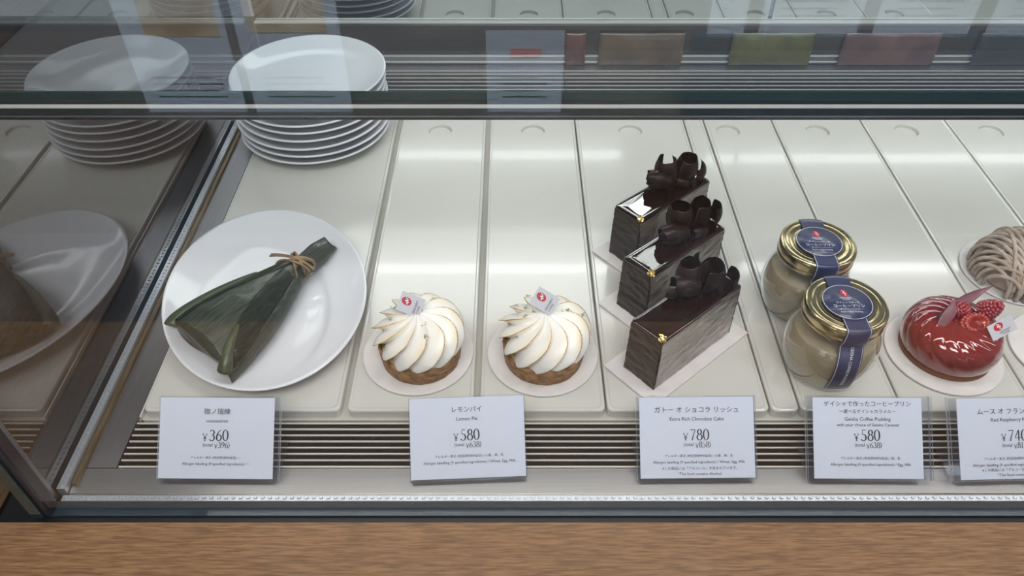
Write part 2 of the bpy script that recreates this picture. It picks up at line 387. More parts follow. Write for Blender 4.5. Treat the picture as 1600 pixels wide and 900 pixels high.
# ================================================================== TRAYS
def tray(x0, x1, label, hole=None, y0=.3445, y1=.762):
    bm = bmesh.new()
    t = bmesh.new()
    # rounded-corner outline
    rc = .005; pts = []
    for cx, cy, a0 in ((x1-rc, y0+rc, -90), (x1-rc, y1-rc, 0), (x0+rc, y1-rc, 90), (x0+rc, y0+rc, 180)):
        for k_ in range(6): a = R(a0+18*k_); pts.append((cx+rc*math.cos(a), cy+rc*math.sin(a)))
    mx, my = (x0+x1)/2, (y0+y1)/2
    def ring(off, z):
        return [bm.verts.new((x-math.copysign(off, x-mx), y-math.copysign(off, y-my), z)) for x, y in pts]
    rs = [ring(0, -.0083), ring(0, -.0012), ring(.0005, -.0004), ring(.0012, -.0001), ring(.0022, -.0001), ring(.0032, -.0007)]
    for a, b in zip(rs, rs[1:]):
        n = len(a)
        for k_ in range(n): bm.faces.new((a[k_], a[(k_+1) % n], b[(k_+1) % n], b[k_]))
    bm.faces.new(rs[0][::-1])
    if hole is None: bm.faces.new(rs[-1])
    else:
        # floor with a round finger recess
        fr = rs[-1]; hx, hy, hr = hole, .7234, .0132
        H = [[bm.verts.new((hx+r*math.cos(2*PI*k_/24), hy+r*math.sin(2*PI*k_/24), z)) for k_ in range(24)] for r, z in ((hr, -.0007), (hr-.0008, -.0014), (hr-.0010, -.0046))]
        # bridge outline (24 points) to circle by angle order
        def nearest(c): return min(range(24), key=lambda q: (fr[q].co-c).length)
        ang = [math.atan2(v.co.y-hy, v.co.x-hx) % (2*PI) for v in fr]
        s0 = min(range(24), key=lambda q: ang[q])
        F = [fr[(s0+q) % 24] for q in range(24)]
        for q in range(24): bm.faces.new((F[q], F[(q+1) % 24], H[0][(q+1) % 24], H[0][q]))
        for a, b in zip(H, H[1:]):
            for q in range(24): bm.faces.new((a[q], a[(q+1) % 24], b[(q+1) % 24], b[q]))
        bm.faces.new(H[-1])
    o = obj('serving_tray', bm, M['tray'])
    tag(o, label, 'tray', 'cream trays side by side on the case floor')
tray(-.2715, -.1265, 'wide cream tray at the far left under the oval plate and plate stack')
tray(-.1215, -.0285, 'cream tray under the left lemon pie', -.0781)
tray(-.0238, .0688, 'cream tray under the right lemon pie', .023)
tray(.0702, .1895, 'wide cream tray under the three chocolate cakes', .1290)
tray(.1908, .2115, 'narrow cream filler strip between the chocolate cakes and the pudding jars')
tray(.2130, .2870, 'cream tray under the two pudding jars', .2358)
tray(.2885, .3855, 'cream tray under the red raspberry mousse', .3334)
tray(.3870, .4795, 'cream tray under the chestnut cake', .4304)
tray(.4810, .5750, 'empty cream tray farthest right at the back, right of the chestnut cake', .5232)

# ================================================================== PLATES
def plate_profile(rr, dz=0):
    return [(.52*rr, 0), (.53*rr, .0005), (.56*rr, .0025), (.80*rr, .0060), (.975*rr, .0118), (.995*rr, .0130), (1.0*rr, .0140), (.99*rr, .0147), (.965*rr, .0140), (.86*rr, .0092), (.72*rr, .0064), (.60*rr, .0052), (.3*rr, .0048), (.01*rr, .0047)]
bm = bmesh.new(); lathe(bm, plate_profile(.0785), 96)
plate0 = obj('plate', bm, M['plate'], None, True)
NPL = 8
for i in range(NPL):
    o = plate0 if i == 0 else plate0.copy()
    if i: C.objects.link(o)
    o.location = (-.2095+.0008*math.sin(i*2.1)+.0006*i*.4, .716+.0009*math.cos(i*1.7), 0.0002+.00865*i)
    names = ['bottom white round plate of the stack, resting on the tray', 'second white round plate from the bottom of the stack', 'third white round plate from the bottom of the stack',
             'fourth white round plate from the bottom of the stack', 'fifth white round plate from the bottom, fourth from the top of the stack', 'third white round plate from the top of the stack',
             'second white round plate from the top of the stack', 'topmost white round plate of the stack, its inside visible through the shelf glass']
    tag(o, names[i], 'plate', 'white plates stacked at the back left')
# oval plate under the leaf parcel: soft swirl ridge in its well
bm = bmesh.new(); SEG = 128; rows = []
pr = plate_profile(1.0)
outer = pr[:6]+[(1.0, .0138), (.997, .0145), (.986, .0144)]
for r, z in outer:
    rows.append([(r*.1081*math.cos(a), r*.0815*math.sin(a), z*1.15 + (0)) for a in [2*PI*j/SEG for j in range(SEG)]])
V = grid(bm, rows[:9], True); bm.faces.new(V[0])
inner_rows = []
for q in range(0, 41):
    r = .982*(1-q/40)+.003
    row = []
    for j in range(SEG):
        a = 2*PI*j/SEG; x, y = r*.1081*math.cos(a), r*.0815*math.sin(a)
        z = 1.15*(.0047+.0097*max(0, (r-.45)/.535)**2.1)
        # curved ridge sweeping along the far left of the well
        d = math.hypot(x/.1081-.10, y/.0815+.28)-.86
        fade = max(0, min(1, (math.cos(a-R(115))+.35)*1.3))
        z += .0020*fade*(1/(1+math.exp(-d/.010))-.5)*math.exp(-(d/.16)**2)
        row.append((x, y, z))
    inner_rows.append(row)
V2 = [[bm.verts.new(p) for p in r] for r in inner_rows]
for a_, b_2 in [(V[-1], V2[0])]+list(zip(V2, V2[1:])):
    for j in range(SEG): bm.faces.new((a_[j], a_[(j+1) % SEG], b_2[(j+1) % SEG], b_2[j]))
bm.faces.new(V2[-1])
op = obj('oval_plate', bm, M['plate'], None, True)
op.location = (-.2029, .4556, .0002); op.rotation_euler = (0, 0, math.atan2(-.9523, .3051))
tag(op, 'large white oval plate at the left, holding the bamboo leaf parcel', 'plate')

# ================================================================== BAMBOO LEAF PARCEL
B0 = Vector((-.2345, .3865)); T0 = Vector((-.1600, .5095)); ax = (T0-B0); LN = ax.length; ang = math.atan2(ax.y, ax.x)
parcel = thing('leaf_parcel', 'dark green bamboo leaf parcel tied with rush, lying on the oval white plate', 'leaf-wrapped sweet', (B0.x, B0.y, .0162), ang)
parcel.rotation_euler = (0, R(.6), ang)
def sect(t):
    """half widths (left +, right -), height along the parcel; t 0 base .. 1 tip"""
    k_ = [(0, .041, .0285), (.12, .0385, .0305), (.30, .0325, .028), (.50, .0235, .021), (.66, .0145, .0145), (.74, .0088, .0105), (.80, .0092, .0105), (.90, .0100, .011), (1, .0078, .0080)]
    for a, b in zip(k_, k_[1:]):
        if t <= b[0]:
            u = (t-a[0])/(b[0]-a[0]); return a[1]+(b[1]-a[1])*u, a[2]+(b[2]-a[2])*u
    return k_[-1][1:]
bm = bmesh.new(); rows = []
NS, NC = 56, 48
for i in range(NS+1):
    t = i/NS; w_, h_ = sect(t); row = []
    lift = .0035*max(0, (t-.78)/.22)+.004*max(0, 1-abs(t-.72)/.3)
    for j in range(NC):
        a = 2*PI*j/NC; ca, sa = math.cos(a), math.sin(a)
        # flattened, ridged cross-section: crest left of middle, flat underside
        y = w_*(1 if ca < 0 else 1-.16*(1-t))*math.copysign(abs(ca)**.85, ca)
        zz = h_*(abs(sa)**.9) if sa > 0 else 0
        crest = 1-.22*abs(ca-.15)
        z = zz*crest+lift*(1 if sa > -.2 else .6)-(.0025*(-sa) if sa < 0 and t > .04 else 0)
        x = LN*t+(.006 if ca > 0 else -.010)*(1-t)**3*ca*ca
        if t > .93: x += .0022*math.sin(a*2+.5)*(t-.93)/.07
        z += .0007*noise.noise(Vector((t*3, a*2.2, 3)))
        row.append((x, y, z))
    rows.append(row)
V = grid(bm, rows, True); bm.faces.new(V[0])
# hollow tip
tip = [bm.verts.new((LN*.96, p[1]*.55, .006+(p[2]-.006)*.55)) for p in rows[-1]]
for j in range(NC): bm.faces.new((V[-1][j], V[-1][(j+1) % NC], tip[(j+1) % NC], tip[j]))
bm.faces.new(tip)
obj('leaf_body', bm, M['leaf'], parcel, True)
def surf(t, s):
    """point on the top of the parcel; s -1 right edge .. 1 left edge"""
    w_, h_ = sect(t); lift = .0035*max(0, (t-.78)/.22)+.004*max(0, 1-abs(t-.72)/.3)
    y = w_*(1 if s < 0 else 1-.16*(1-t))*s; ca = math.copysign(abs(s)**(1/.85), s); sa = math.sqrt(max(0, 1-ca*ca))
    return Vector((LN*t+(.006 if ca > 0 else -.010)*(1-t)**3*ca*ca, y, h_*sa**.9*(1-.22*abs(ca-.15))+lift))
def flap(name, tab, m, thick=.0011, lift=.0008):
    """leaf strip lying on the parcel: tab rows (t, s0, s1)"""
    bm = bmesh.new(); top = []
    for t, s0, s1 in tab:
        row = []
        for q in range(9):
            s = s0+(s1-s0)*q/8; p = surf(max(0, min(1, t)), max(-1, min(1, s)))
            if abs(s) > 1: p.y = sect(t)[0]*s*(1-.16*(1-t)); p.z = max(.0012, p.z)
            if t < 0: p.x = LN*t
            p.z += lift+.0008*math.sin(PI*q/8); row.append(p)
        top.append(row)
    g = grid(bm, top); geo = bm.faces[:]
    bmesh.ops.solidify(bm, geom=geo, thickness=thick)
    return obj(name, bm, m, parcel, True)
tt = [i/14 for i in range(15)]
flap('leaf_overlap', [(.005+.71*u, 1.03, .56-.12*math.sin(PI*u)-.70*u**2.2) for u in tt], M['leaf_fold'])
flap('leaf_overlap', [(.01+.62*u, -.42-.30*(1-u)**1.2+.35*u, -1.0+.25*u) for u in tt], M['leaf'], lift=.0005)
# rolled corner at the near end and at the far left corner
bm = bmesh.new()
P = spline([(-.009, -.0345, .006), (-.004, -.0330, .0125), (.006, -.0285, .0195), (.022, -.0225, .0240)], 8)
tube(bm, P, lambda u: .0056*math.sqrt(min(1, .2+u*8))*(1-u)**.6+.0007, 14, flat=.85)
obj('rolled_corner', bm, M['leaf_fold'], parcel, True)
bm = bmesh.new()
P = spline([(.003, .0335, .0075), (.008, .0345, .010), (.022, .0325, .013), (.048, .0265, .0145), (.078, .0165, .0145)], 8)
tube(bm, P, lambda u: .0068*math.sqrt(min(1, .15+u*9))*(1-u)**.7+.0006, 14, flat=.9)
obj('rolled_corner', bm, M['leaf_fold'], parcel, True)
tie = bmesh.new()
for q, (t, sk, ph) in enumerate(((.715, .010, 0), (.735, -.009, .4), (.755, .006, .8), (.700, -.004, 1.2))):
    pts = []
    for j in range(29):
        a = 2*PI*j/28+ph; w_, h_ = sect(t)
        pts.append((LN*t+sk*math.cos(a), (w_+.0017+.0004*q)*math.cos(a), .0085+(h_*.5+.0016+.0004*q)*math.sin(a)))
    tube(tie, pts, .00115, 6)
for P in ([(LN*.735, .004, .0165), (LN*.700, .013, .0175), (LN*.672, .0205, .0165)], [(LN*.735, .006, .0160), (LN*.705, .016, .0168), (LN*.69, .0215, .016)],
          [(LN*.73, .002, .0172), (LN*.77, -.006, .0165), (LN*.79, -.0125, .0135)], [(LN*.74, .0, .017), (LN*.75, -.010, .0135), (LN*.755, -.0165, .0095)]):
    tube(tie, spline(P, 6), lambda u: .0017-.0007*u, 6, flat=.6)
obj('rush_tie', tie, M['twine'], parcel, True)

# ================================================================== SHARED SMALL PARTS
def sticker(parent, mtx, w_=.0195, h_=.0158, turned=True):
    """square paper tag with the shop's emblem, standing in the cream"""
    bm = bmesh.new(); box(bm, -w_/2, w_/2, -h_/2, h_/2, -.0004, 0); 
    t = obj('shop_tag', bm, M['tag'], parent)
    t.matrix_local = mtx
    fn = lambda x, y, l=0: (x, y, .00012+.0001*l)
    if turned:
        emblem(t, -w_*.20, h_*.08, .0042, .0031, fn, -.15)
        bm = bmesh.new(); put_text(bm, 'GESHARY', w_*.22, -h_*.04, .0112, None, fn, PI/2); put_text(bm, 'COFFEE', w_*.36, -h_*.12, .0068, None, fn, PI/2)
    else:
        emblem(t, -w_*.12, h_*.18, .0040, .0029, fn, .15)
        bm = bmesh.new(); put_text(bm, 'GESHARY', w_*.06, -h_*.20, .0098, None, fn); put_text(bm, 'COFFEE', w_*.06, -h_*.36, .0062, None, fn)
    obj('tag_lettering', bm, M['ink'], t, recalc=False)
    return t
def round_board(name, x, y, label, r=.0432, cat='cake board'):
    bm = bmesh.new(); lathe(bm, [(r-.0004, 0), (r, .0004), (r, .0014), (r-.0004, .0018)], 96)
    o = obj(name, bm, M['board']); o.location = (x, y, .0001)
    return tag(o, label, cat, 'white round boards under the small cakes')

# ================================================================== LEMON PIES
def meringue(parent, seed, n=12, tw=1.15):
    rnd = random.Random(seed); amp = [rnd.uniform(.85, 1.15) for _ in range(n)]; le = [rnd.uniform(-.05, .07) for _ in range(n)]
    NA, NS = n*44, 80; rows = []; tc = []
    def pt(s):
        a = R(118)*s
        if a < PI/2: return .0300*math.sin(a)**.85, .0190+.0180*math.cos(a)**.9+.0035*math.exp(-(s/.09)**2), a
        return .0300-.0030*((a-PI/2)/R(28))**1.6, .0190+.0225*math.cos(a), a
    for i in range(NS+1):
        s = i/NS; row = []; cr = []
        rr, z, a = pt(s)
        for j in range(NA):
            phi = 2*PI*j/NA
            q = (phi+tw*s**1.1)/(2*PI)*n; k_ = int(q) % n; t = q-math.floor(q)
            pk = .70
            f = (t/pk)**.85 if t < pk else ((1-t)/(1-pk))**1.3     # broad face, then a steep groove
            A = .0100*amp[k_]*min(1, (s/.34))**.85*(1-.30*max(0, (s-.80)/.20))
            d = A*(f-.40)
            nr, nz = math.sin(a)*.95, max(.12, math.cos(a))
            r2 = rr+d*nr; z2 = z+d*nz*.85
            hem = max(0, (s-.72)/.28)
            z2 += hem*(-.0030*math.sin(PI*min(1, t*1.15))+le[k_]*.03); r2 += hem*.0022*math.sin(PI*t)
            ph2 = phi+.12*f**2*min(1, s*2.2)*(1-.4*hem)
            row.append((r2*math.cos(ph2), r2*math.sin(ph2), z2))
            end = 1 if s < .74 else max(0, 1-(s-.74)/.12)
            g = math.exp(-((t-pk)/.035)**2)*min(1, s*3.5)*end
            soft = .20*math.exp(-((t-pk+.02)/.20)**2)*min(1, s*2)*(1 if s < .55 else max(0, 1-(s-.55)/.25))
            wob = .80+.45*noise.noise(Vector((phi*4, s*6, seed)))
            cr.append(max(0, min(1, max(g*wob, soft*(1+1.2*noise.noise(Vector((phi*2, s*3, seed+5))))))))
        rows.append(row); tc.append(cr)
    bm = bmesh.new(); lay = bm.verts.layers.float.new('torch')
    V = grid(bm, rows, True)
    for a, b in zip(V, tc):
        for v, c_ in zip(a, b): v[lay] = c_
    bm.faces.new(V[0]); bm.faces.new(V[-1])
    bmesh.ops.remove_doubles(bm, verts=V[0], dist=.00001)
    o = obj('meringue', bm, M['meringue'], parent, True)
    o.location = (0, 0, .0100)
    return o
def lemon_pie(x, y, label, seed, rot, tagm):
    pie = thing('lemon_pie', label, 'lemon pie', (x, y, .0021), 0, 'lemon pies')
    bm = bmesh.new(); seg = 120; rows = []
    for r, z in ((.0318, 0), (.0326, .001), (.0337, .009), (.0343, .0165), (.0340, .0178), (.0322, .0180), (.0312, .0165)):
        rows.append([((r+.0005*noise.noise(Vector((math.cos(2*PI*j/seg)*6, math.sin(2*PI*j/seg)*6, z*200+seed))))*math.cos(2*PI*j/seg), (r+.0005*noise.noise(Vector((math.cos(2*PI*j/seg)*6, math.sin(2*PI*j/seg)*6, z*200+seed))))*math.sin(2*PI*j/seg), z+(.0007*noise.noise(Vector((j*.3, z*90, seed))) if z > .012 else 0)) for j in range(seg)])
    V = grid(bm, rows, True); bm.faces.new(V[0])
    obj('crust', bm, M['crust'], pie, True)
    bm = bmesh.new(); lathe(bm, [(.0312, .012), (.0314, .0162), (.028, .0168)], 64); obj('lemon_curd', bm, M['curd'], pie, True)
    m = meringue(pie, seed); m.rotation_euler = (0, 0, rot); m.scale = (1.07, 1.07, 1.02)
    bm = bmesh.new(); rnd = random.Random(seed+9); dep = {}
    me = m.data; rot_m = Matrix.Rotation(rot, 3, 'Z')
    cand = [v for v in me.vertices if v.co.z > .019]
    for q in range(15):
        b = rnd.choice(cand)
        for k_ in range(rnd.choice((3, 5, 6))):
            p = rot_m @ Vector((b.co.x*1.07, b.co.y*1.07, b.co.z*1.02))+Vector((rnd.uniform(-.0018, .0018), rnd.uniform(-.0018, .0018), .0104+rnd.uniform(0, .0009)))
            d = Vector((rnd.uniform(-1, 1), rnd.uniform(-1, 1), rnd.uniform(-.3, .5))).normalized()*rnd.uniform(.0008, .0016)
            n2 = d.cross(Vector((0, 0, 1)))*.5
            tube(bm, [p-d, p+n2*.6, p+d], .00022, 4)
    tag(obj('lime_zest', bm, M['zest'], pie), kind='stuff')
    sticker(pie, tagm)
    pie.scale = (.925, .925, .925)
    return pie
def facing(loc, roll, tiltx=R(52), yaw=0.):
    return Matrix.Translation(loc) @ Matrix.Rotation(yaw, 4, 'Z') @ Matrix.Rotation(tiltx, 4, 'X') @ Matrix.Rotation(roll, 4, 'Z')
round_board('cake_board', -.0735, .4010, 'white round board under the left lemon pie')
round_board('cake_board', .0240, .4000, 'white round board under the right lemon pie')
lemon_pie(-.0705, .3965, 'left lemon pie with torched meringue, its paper tag at the upper left', 3, .3, facing((-.0045, .0035, .0570), R(-22), R(46)))
lemon_pie(.0245, .3960, 'right lemon pie with torched meringue, nearest the chocolate cakes', 8, .05, facing((-.0005, .0050, .0600), R(-32), R(46)))

# ================================================================== CHOCOLATE CAKES
def curl(bm_, L, rad, sweep, seed, bulge=.9, spiral=.20, thick=.0007, jag=.0018):
    rnd = random.Random(seed); off = rnd.uniform(0, 50)
    NU, NV = 20, int(10*sweep)+6; rows = []
    for i in range(NU+1):
        u = i/NU; row = []
        for j in range(NV+1):
            a = sweep*j/NV
            z = L*u
            e = noise.noise(Vector((a*1.1, off, 0)))+.4*noise.noise(Vector((a*6, off, 3)))
            if u > .7: z += jag*e*(u-.7)/.3
            if u < .2: z -= jag*.5*noise.noise(Vector((a*3, off, 7)))*(.2-u)/.2
            r = rad*(math.sin(PI*(.22+.54*u))**bulge)*(1-spiral*a/(2*PI)*.8)
            r *= 1+.03*noise.noise(Vector((a*2, u*3, off)))
            row.append(Vector((r*math.cos(a), r*math.sin(a), z)))
        rows.append(row)
    return rows
def add_curl(parent, loc, rot, L, rad, sweep, seed, **kw):
    bm = bmesh.new(); grid(bm, curl(None, L, rad, sweep, seed, **kw))
    bmesh.ops.solidify(bm, geom=bm.faces[:], thickness=.0007)
    o = obj('chocolate_curl', bm, M['curl'], parent, True); o.location = loc; o.rotation_euler = rot
    return o
CW, CL, CH = .0305, .0910, .0520
def choc_cake(x, y, label, seed, rz, curls):
    """local x runs along the slice from the near end; local y across"""
    ck = thing('chocolate_cake', label, 'chocolate cake slice', (x, y, .0021), rz, 'chocolate cakes in a row')
    rnd = random.Random(seed)
    bm = bmesh.new(); NX, NY, NZ = 60, 20, 30
    def wav(p, amt): return amt*noise.noise(Vector((p[0]*70+seed, p[1]*70, p[2]*240)))+amt*.7*noise.noise(Vector((p[0]*260, p[1]*260, p[2]*620+seed)))
    ring = []
    for i in range(NX): ring.append((-CL/2+CL*i/NX, -CW/2, 0, -1, 1))      # right long side
    for i in range(NY): ring.append((CL/2, -CW/2+CW*i/NY, 1, 0, 0))
    for i in range(NX): ring.append((CL/2-CL*i/NX, CW/2, 0, 1, 1))
    for i in range(NY): ring.append((-CL/2, CW/2-CW*i/NY, -1, 0, 0))
    rows = []
    for k_ in range(NZ+1):
        z = CH*.955*k_/NZ; tp = 1-.03*k_/NZ
        rows.append([(px*(1-.01*k_/NZ)+nx*wav((px, py, z), .0009 if nx else .0003), py*tp+ny*wav((px, py, z), .00035), z) for px, py, nx, ny, m_ in ring])
    V = grid(bm, rows, True); bm.faces.new(V[0]); bm.faces.new(V[-1])
    for f in bm.faces:
        if len(f.verts) == 4:
            c_ = f.calc_center_median()
            if abs(c_.y) > CW/2*.93 and abs(c_.x) < CL/2*.975: f.material_index = 1
    obj('cake_body', bm, [M['choc_side'], M['film']], ck, True)
    bm = bmesh.new(); rc = .0028
    def outline(ix, iy, r):
        P = []
        for cx, cy, a0 in ((ix-r, -(iy-r), -90), (ix-r, iy-r, 0), (-(ix-r), iy-r, 90), (-(ix-r), -(iy-r), 180)):
            for q in range(6): a = R(a0+18*q); P.append((cx+r*math.cos(a), cy+r*math.sin(a)))
        return P
    prof = [(.0002, CH*.95), (-.0004, CH*.965), (-.0004, CH*.985), (.0003, CH*.998), (.0016, CH+.0004), (.004, CH+.0002), (.008, CH)]
    rws = [[(a, b, z) for a, b in outline(CL/2*.99-i_, CW/2*.972-i_, max(.0006, rc-i_*.3))] for i_, z in prof]
    V = grid(bm, rws, True); bm.faces.new(V[0]); bm.faces.new(V[-1])
    obj('chocolate_glaze', bm, M['choc_top'], ck, True)
    for (lx, ly, lz, rx, ry, rz_, L, rad, sw, sd) in curls:
        add_curl(ck, (lx, ly, CH+lz), (R(rx), R(ry), R(rz_)), L*1.02, rad*1.08, sw if sw > 3 else sw*1.35, sd)
    # gold leaf at the near right corner
    bm = bmesh.new(); rnd = random.Random(seed+3); rows = []
    for i in range(8):
        row = []
        for j in range(8):
            a = Vector(((i/7-.5)*.0062, (j/7-.5)*.0056, 0)); n3 = noise.noise_vector(Vector((i*.9+seed, j*.9, 1)))
            row.append((a.x+n3.x*.0013, a.y+n3.y*.0013, .0009+abs(n3.z)*.0020))
        rows.append(row)
    g = grid(bm, rows)
    kill = [f for f in bm.faces if rnd.random() < .16 or f.calc_center_median().xy.length > .0034]
    bmesh.ops.delete(bm, geom=kill, context='FACES')
    o = obj('gold_leaf', bm, M['leaf_gold'], ck); o.location = (-CL/2+.0022, -CW/2+.0034, CH); o.rotation_euler = (R(22), R(-18), .6)
    return ck
RZ = R(40.7)
CURLS = [
 [(.012, .002, .0075, 6, 82, 150, .0195, .0085, 5.6, 1), (.012, .009, .0005, -8, 4, 20, .0225, .0105, 6.6, 2), (.025, .003, 0, -6, 10, 200, .0250, .0108, 5.0, 3), (.0375, -.004, .0, 8, 24, 250, .0185, .0080, 1.9, 4),
  (.000, .010, .004, 40, 60, 200, .0130, .0060, 1.6, 5), (.030, .009, 0, -10, 8, 60, .0200, .0085, 3.6, 6)],
 [(.009, -.002, .0075, 4, 84, 165, .0230, .0085, 5.8, 11), (.014, .008, .0005, -5, 2, 40, .0235, .0112, 6.8, 12), (.029, .004, 0, -4, 8, 205, .0270, .0098, 5.2, 13), (.0395, -.002, 0, 4, 12, 240, .0230, .0078, 2.1, 14),
  (-.002, .010, .001, -20, -18, 100, .0140, .0060, 1.5, 15), (.026, -.008, .003, 70, 60, 240, .0140, .0060, 1.8, 16)],
 [(.007, .000, .0080, 8, 80, 140, .0200, .0080, 5.8, 21), (.013, .007, .0005, -6, 6, 60, .0235, .0108, 5.4, 22), (.027, .002, 0, -8, 6, 190, .0265, .0102, 6.2, 23), (.0400, -.003, 0, 10, 22, 225, .0195, .0085, 1.9, 24),
  (-.003, .009, .001, -16, -14, 130, .0120, .0060, 1.5, 25), (.024, -.007, .002, 60, 60, 200, .0120, .0060, 1.8, 26)],
]
cc = [(.1303, .4030), (.1316, .4714), (.1313, .5377)]
cl = ['front chocolate cake slice, nearest its price card', 'middle chocolate cake slice of the row of three', 'rear chocolate cake slice with a white glint on its glaze']
bl = ['white rectangular board under the front chocolate cake', 'white rectangular board under the middle chocolate cake', 'white rectangular board under the rear chocolate cake']
for i in range(3):
    bm = bmesh.new(); box(bm, -.0563, .0563, -.0258, .0258, 0, .0018)
    bmesh.ops.bevel(bm, geom=bm.edges[:], offset=.0003, segments=1, affect='EDGES')
    o = obj('cake_board', bm, M['board']); o.location = (cc[i][0], cc[i][1]+.0008, .0001); o.rotation_euler = (0, 0, RZ)
    tag(o, bl[i], 'cake board', 'rectangular boards under the chocolate cakes')
    choc_cake(cc[i][0], cc[i][1], cl[i], 40+i*7, RZ, CURLS[i])

# ================================================================== PUDDING JARS
JP = [(.0235, 0), (.0262, .0012), (.0290, .0055), (.0318, .0130), (.0335, .0220), (.0338, .0300), (.0325, .0390), (.0295, .0465), (.0268, .0510), (.0258, .0540), (.0258, .0600)]
def jar_r(z):
    for a, b in zip(JP, JP[1:]):
        if z <= b[1]: return a[0]+(b[0]-a[0])*(z-a[1])/(b[1]-a[1]) if b[1] > a[1] else b[0]
    return JP[-1][0]
def jar(x, y, label, az):
    j = thing('pudding_jar', label, 'pudding jar', (x, y, .0002), 0, 'pudding jars')
    prof = [(p.x, p.y) for p in spline([(a, b, 0) for a, b in JP], 4)]
    bm = bmesh.new(); lathe(bm, prof+[(.0245, .0600), (.0245, .0540)], 80, cap1=False)
    obj('glass_body', bm, M['jar_glass'], j, True)
    inn = [(max(.001, r-.0019), z) for r, z in prof if .002 < z < .0440]
    inn = [(inn[0][0]-.003, .0022)]+inn
    bm = bmesh.new(); lathe(bm, inn, 64); obj('pudding', bm, M['pudding'], j, True)
    LP = [(.0272, .0560), (.0286, .0558), (.0290, .0565), (.0290, .0585), (.0285, .0592), (.0288, .0602), (.0291, .0640), (.0288, .0668), (.0278, .0682), (.0266, .0684), (.0254, .0678), (.0243, .0677), (.0232, .0682), (.0222, .0683), (.0206, .0674), (.0190, .0673), (.0180, .0676), (.001, .0677)]
    bm = bmesh.new(); lathe(bm, [(.0255, .0562)]+LP, 96, cap0=False); lid = obj('lid', bm, M['gold'], j, True)
    # seal: round navy label on the lid with a strap over both sides
    lab = bmesh.new(); ca, sa = math.cos(az), math.sin(az)
    def on_lid(u, v, l=0):  # u across the strap, v towards the front end of the strap
        return (v*ca-u*sa*(-1)*(-1), v*sa+u*ca, .06875+.0001*l)
    def strap_pt(u, s, l=0):
        """s: metres along the strap from the lid centre, running off the lid and down the glass"""
        e = .0011+.00015*l
        path = PATH
        acc = 0
        for (r0, z0), (r1, z1) in zip(path, path[1:]):
            d = math.hypot(r1-r0, z1-z0)
            if acc+d >= s or (r1, z1) == path[-1]:
                t = min(1, (s-acc)/d); r = r0+(r1-r0)*t; z = z0+(z1-z0)*t; nr, nz = (z0-z1)/d, (r1-r0)/d
                nr, nz = -nr*-1, nz
                break
            acc += d
        if r > .012:
            a = az+math.asin(max(-1, min(1, u/r))); rr = r+.0001*l*abs(nr)
            return (rr*math.cos(a), rr*math.sin(a), z+.0001*l*abs(nz))
        return (r*ca-u*sa, r*sa+u*ca, z+.0001*l)
    PATH = [(0, .0688), (.0285, .0688), (.0297, .0676), (.0300, .0640), (.0298, .0580)]+[(jar_r(z)+.0007, z) for z in (.051, .047, .043, .038, .033, .028, .023, .018, .013, .009)]
    TOT = sum(math.hypot(b[0]-a[0], b[1]-a[1]) for a, b in zip(PATH, PATH[1:]))
    bm = bmesh.new(); HW = .0088
    rows = [[strap_pt(-HW+2*HW*q/8, .001+(TOT-.001)*k_/60) for q in range(9)] for k_ in range(61)]
    grid(bm, rows)
    # short tail on the other side of the lid
    rows2 = []
    for k_ in range(14):
        s = .001+.038*k_/13
        rows2.append([(lambda p: (-p[0], -p[1], p[2]))(strap_pt(-HW+2*HW*q/8, s)) for q in range(9)])
    grid(bm, rows2)
    strap = obj('seal_strap', bm, M['navy'], j, True, recalc=False)
    bm = bmesh.new()
    for u in (-HW*.90, HW*.90):
        grid(bm, [[strap_pt(u+d, s_, 1) for d in (-.00013, .00013)] for s_ in [.018+(TOT-.0185)*k_/50 for k_ in range(51)]])
    put_text(bm, '|GEISHA COFFEE PUDDING', 0, 0, .0370, None, lambda x_, y_: strap_pt(y_, .0645+x_, 2))
    obj('strap_lettering', bm, M['white_ink'], strap, recalc=False)
    bm = bmesh.new(); lathe(bm, [(.0177, .06885), (.0177, .0690), (.001, .0690)], 64); disc = obj('round_label', bm, M['navy'], lid, True)
    # writing on the round label: up = away from the strap's long end
    def fl(x_, y_, l=0): # x_ right, y_ up in the label
        return (-sa*x_-ca*y_, ca*x_-sa*y_, .06915+.0001*l)
    bm = bmesh.new()
    for k_ in range(64):
        a, b = 2*PI*k_/64, 2*PI*(k_+1)/64
        bm.faces.new([bm.verts.new(fl(r*math.cos(c_), r*math.sin(c_))) for r, c_ in ((.0169, a), (.0169, b), (.0172, b), (.0172, a))])
    put_text(bm, 'GESHARY', 0, .0040, .0088, .0014, fl); put_text(bm, 'COFFEE', 0, .0023, .0055, None, fl)
    put_text(bm, 'ゲイシャで作った', 0, -.0006, .0165, None, fl); put_text(bm, 'コーヒープリン', 0, -.0040, .0220, None, fl)
    put_text(bm, '〜 選べるゲイシャカラメル 〜', 0, -.0072, .0180, None, fl); put_text(bm, 'Geisha Coffee Pudding', 0, -.0100, .0155, None, fl)
    obj('label_lettering', bm, M['white_ink'], disc, recalc=False)
    emblem(disc, 0, .0088, .0026, .0036, fl, .15)
    return j
jar(.2390, .3880, 'front pudding jar with gold lid and navy seal, nearest its price card', R(-90))
jar(.2380, .4545, 'rear pudding jar with gold lid and navy seal, partly behind the front jar', R(-92))

